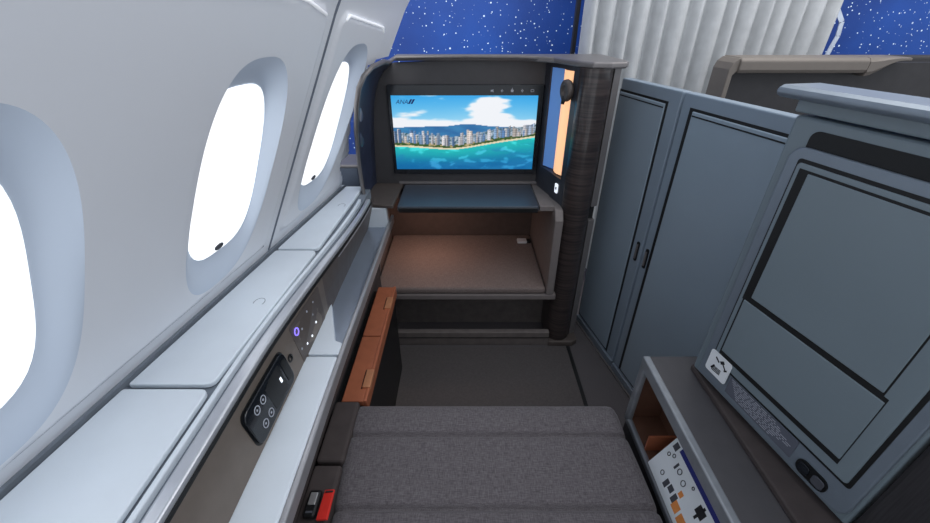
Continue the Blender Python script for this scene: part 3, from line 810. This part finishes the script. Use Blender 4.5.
# --- safety card in the pocket
A = Vector((.455, .592, .408)); B = Vector((.523, .606, .505)); ny = Vector((0, -1, 0))
CL = .30
def card(a, b, o=0): # a along the pocket, b up the card
    d = (B - A); nn = Vector((0, -1, 0)).cross(d).normalized()
    if nn.x > 0: nn = -nn
    return A + d * b + ny * (a * CL) + nn * o
sc = thing('safety_card', 'white safety card with pictograms and navy band in the armrest pocket', 'card', tuple(card(.5, 0)))
obj('sheet', MB().prism([card(0, 0), card(1, 0), card(1, 1), card(0, 1)], [card(0, 0, .001), card(1, 0, .001), card(1, 1, .001), card(0, 1, .001)]), 'white', sc)
def cquad(q, a0, a1, b0, b1, o=.0014): q.add([card(a0, b0, o), card(a1, b0, o), card(a1, b1, o), card(a0, b1, o)], [(0, 1, 2, 3)])
q = MB(); cquad(q, .10, .95, .74, .83); obj('band', q, 'navy', sc)
q = MB()
def ring(q, a, b, r, o=.0016): q.tube([card(a + r * math.cos(t) / CL, b + r * math.sin(t) / .118, o) for t in [i * math.pi / 6 for i in range(12)]], .0011, 5, closed=True)
for a, b, r in ((.06, .52, .004), (.14, .22, .005), (.10, .60, .004), (.22, .56, .006), (.30, .52, .006), (.37, .66, .003)): ring(q, a, b, r)
cquad(q, .03, .08, .66, .80); cquad(q, .16, .18, .48, .62); cquad(q, .20, .24, .12, .28); cquad(q, .25, .30, .18, .30); cquad(q, .32, .36, .14, .30)
obj('pictogram', q, 'ink', sc)
q = MB(); cquad(q, .36, .43, .10, .26); cquad(q, .45, .52, .08, .24); cquad(q, .33, .37, .33, .43); cquad(q, .55, .62, .08, .22); obj('orange_pictogram', q, 'orange', sc)
q = MB(); cquad(q, .48, .56, .50, .66); cquad(q, .51, .53, .42, .70); cquad(q, .62, .70, .44, .60); obj('dark_pictogram', q, 'ink_blk', sc)

# ================================================================== BEYOND THE SUITE
# curtain
cu = thing('curtain', 'pleated silver curtain drawn across the aisle', 'curtain', (1.2, 2.1, 0))
cx0 = fy(578, 40, 2.1)[0]; cx1 = fy(830, 20, 2.1)[0]
rows = []; NP = 15
for j in range(12):
    z = .05 + j * .21; row = []
    for i in range(NP * 10 + 1):
        u = i / (NP * 10); ph = u * NP * 2 * math.pi
        x = lerp(cx0, cx1, u) + .006 * math.sin(ph * .5 + z)
        w = .085 * (abs(math.sin(ph / 2 + .4 * math.sin(u * 9))) ** .55) + .006 * math.sin(ph * .37 + z * 1.5)
        row.append((x, 2.1 - w, z))
    rows.append(row)
obj('drape', MB().grid(rows), 'curtain', cu, smooth=True)
# tie band at the leading edge
tp = [fy(px, py, 2.12) for px, py in ((826, 6), (838, 10), (842, 22), (838, 36), (831, 48), (826, 58))]
rows = [[(p[0] - .011, p[1], p[2]), (p[0] + .011, p[1] + .004, p[2])] for p in tp]
tpp = [Vector(p) for p in tp]
mb = MB()
for k in range(len(tpp) - 1):
    d = (tpp[k + 1] - tpp[k]).normalized(); e = d.cross(Vector((0, 1, 0))).normalized() * .010
    f_ = Vector((0, .004, 0))
    mb.prism([tpp[k] - e, tpp[k] + e, tpp[k] + e + f_, tpp[k] - e + f_], [tpp[k + 1] - e, tpp[k + 1] + e, tpp[k + 1] + e + f_, tpp[k + 1] - e + f_])
obj('tie_band', mb, 'strap', cu)

# neighbouring suite across the aisle
PY = 1.62
pt = thing('neighbouring_suite', 'taupe topped partition of the suite across the aisle', 'partition', (fy(820, 90, PY)[0], PY, 0))
def P(px, py, y=PY): return fy(px, py, y)
xL = P(718, 100)[0]; zT = P(760, 57)[2]; xR = P(905, 62)[0]
zc0 = P(760, 72)[2]
out = [(xL, 0), (xL, zT - .04), (xL + .008, zT - .018), (xL + .024, zT - .004), (xL + .05, zT), (xL + .06, zT - .018), (xL + .04, zT - .035), (xL + .018, zT - .06), (xL + .018, 0)]
obj('end_post', MB().prism([(x, PY - .012, z) for x, z in out], [(x, PY + .10, z) for x, z in out]), 'partition', pt, bevel=.003)
prof = [(-.015, -.052), (-.022, -.040), (-.022, -.012), (-.012, -.002), (.0, 0), (.10, 0), (.10, -.052)]
xc = P(862, 70)[0]
obj('top_cap', MB().prism([(xL + .03, PY + o, zT + z) for o, z in prof], [(xc, PY + o, zT + z) for o, z in prof]), 'partition', pt, bevel=.004)
# flared end of the cap, sweeping up to the right
loops = []
for k in range(8):
    t = k / 7; x = lerp(xc, xR, t); lift = .0; h = lerp(.062, .012, sstep(0, .8, t))
    loops.append([(x, PY + o * 1.0, zT + .0 - (.0 if z > -.03 else 0) + (z / .052) * h) for o, z in prof])
obj('flared_end', MB().loft(loops), 'partition', pt, smooth=False)
obj('recess_panel', MB().box(xL + .03, xc + .3, PY + .03, PY + .05, 0, zT - .02), 'partition_dk', pt)
obj('rear_shell', MB().box(xc, 3.2, PY + .16, PY + .24, 0, P(880, 56, PY + .16)[2]), 'partition_dk', pt, bevel=.01)
# dark shell end beyond the ledge
p0 = hz(341, 187, .757); 
ss = thing('shelf_end', 'small dark grey shell block beyond the white window ledge', 'shell', (-.49, 1.66, 0))
obj('shell_body', MB().box(-.62, -.452, 1.645, 1.80, .0, .815), 'shell', ss, bevel=.006)
obj('shell_cap', MB().box(-.62, -.450, 1.642, 1.80, .816, .828), 'rim', ss, bevel=.003)

# ================================================================== LIGHT
w = bpy.data.worlds.new('cabin_light'); bpy.context.scene.world = w; w.use_nodes = True
bg = w.node_tree.nodes['Background']; bg.inputs[0].default_value = (.86, .92, 1.0, 1); bg.inputs[1].default_value = 1.0
def area(name, loc, tgt, size, power, rgb, sy_=None):
    l = bpy.data.lights.new(name, 'AREA'); l.energy = power; l.color = rgb; l.size = size
    if sy_: l.shape = 'RECTANGLE'; l.size_y = sy_
    o = bpy.data.objects.new(name, l); C.objects.link(o); o.location = loc
    o.rotation_euler = (Vector(tgt) - Vector(loc)).to_track_quat('-Z', 'Y').to_euler(); return o
area('ceiling_light', (.3, .6, 2.5), (.1, .9, 0), 1.6, 22, (.95, .97, 1))
area('aisle_light', (1.6, 1.6, 2.5), (1.2, 1.8, .8), 1.2, 14, (1, .97, .93))
area('window_side_light', (-.35, .35, 2.3), (.75, 1.0, .6), .9, 20, (.93, .97, 1))  # unseen fill added high on the left to brighten the doors
area('nook_light', (-.19, 1.72, .64), (-.16, 1.80, .32), .12, .75, (1, .60, .44))
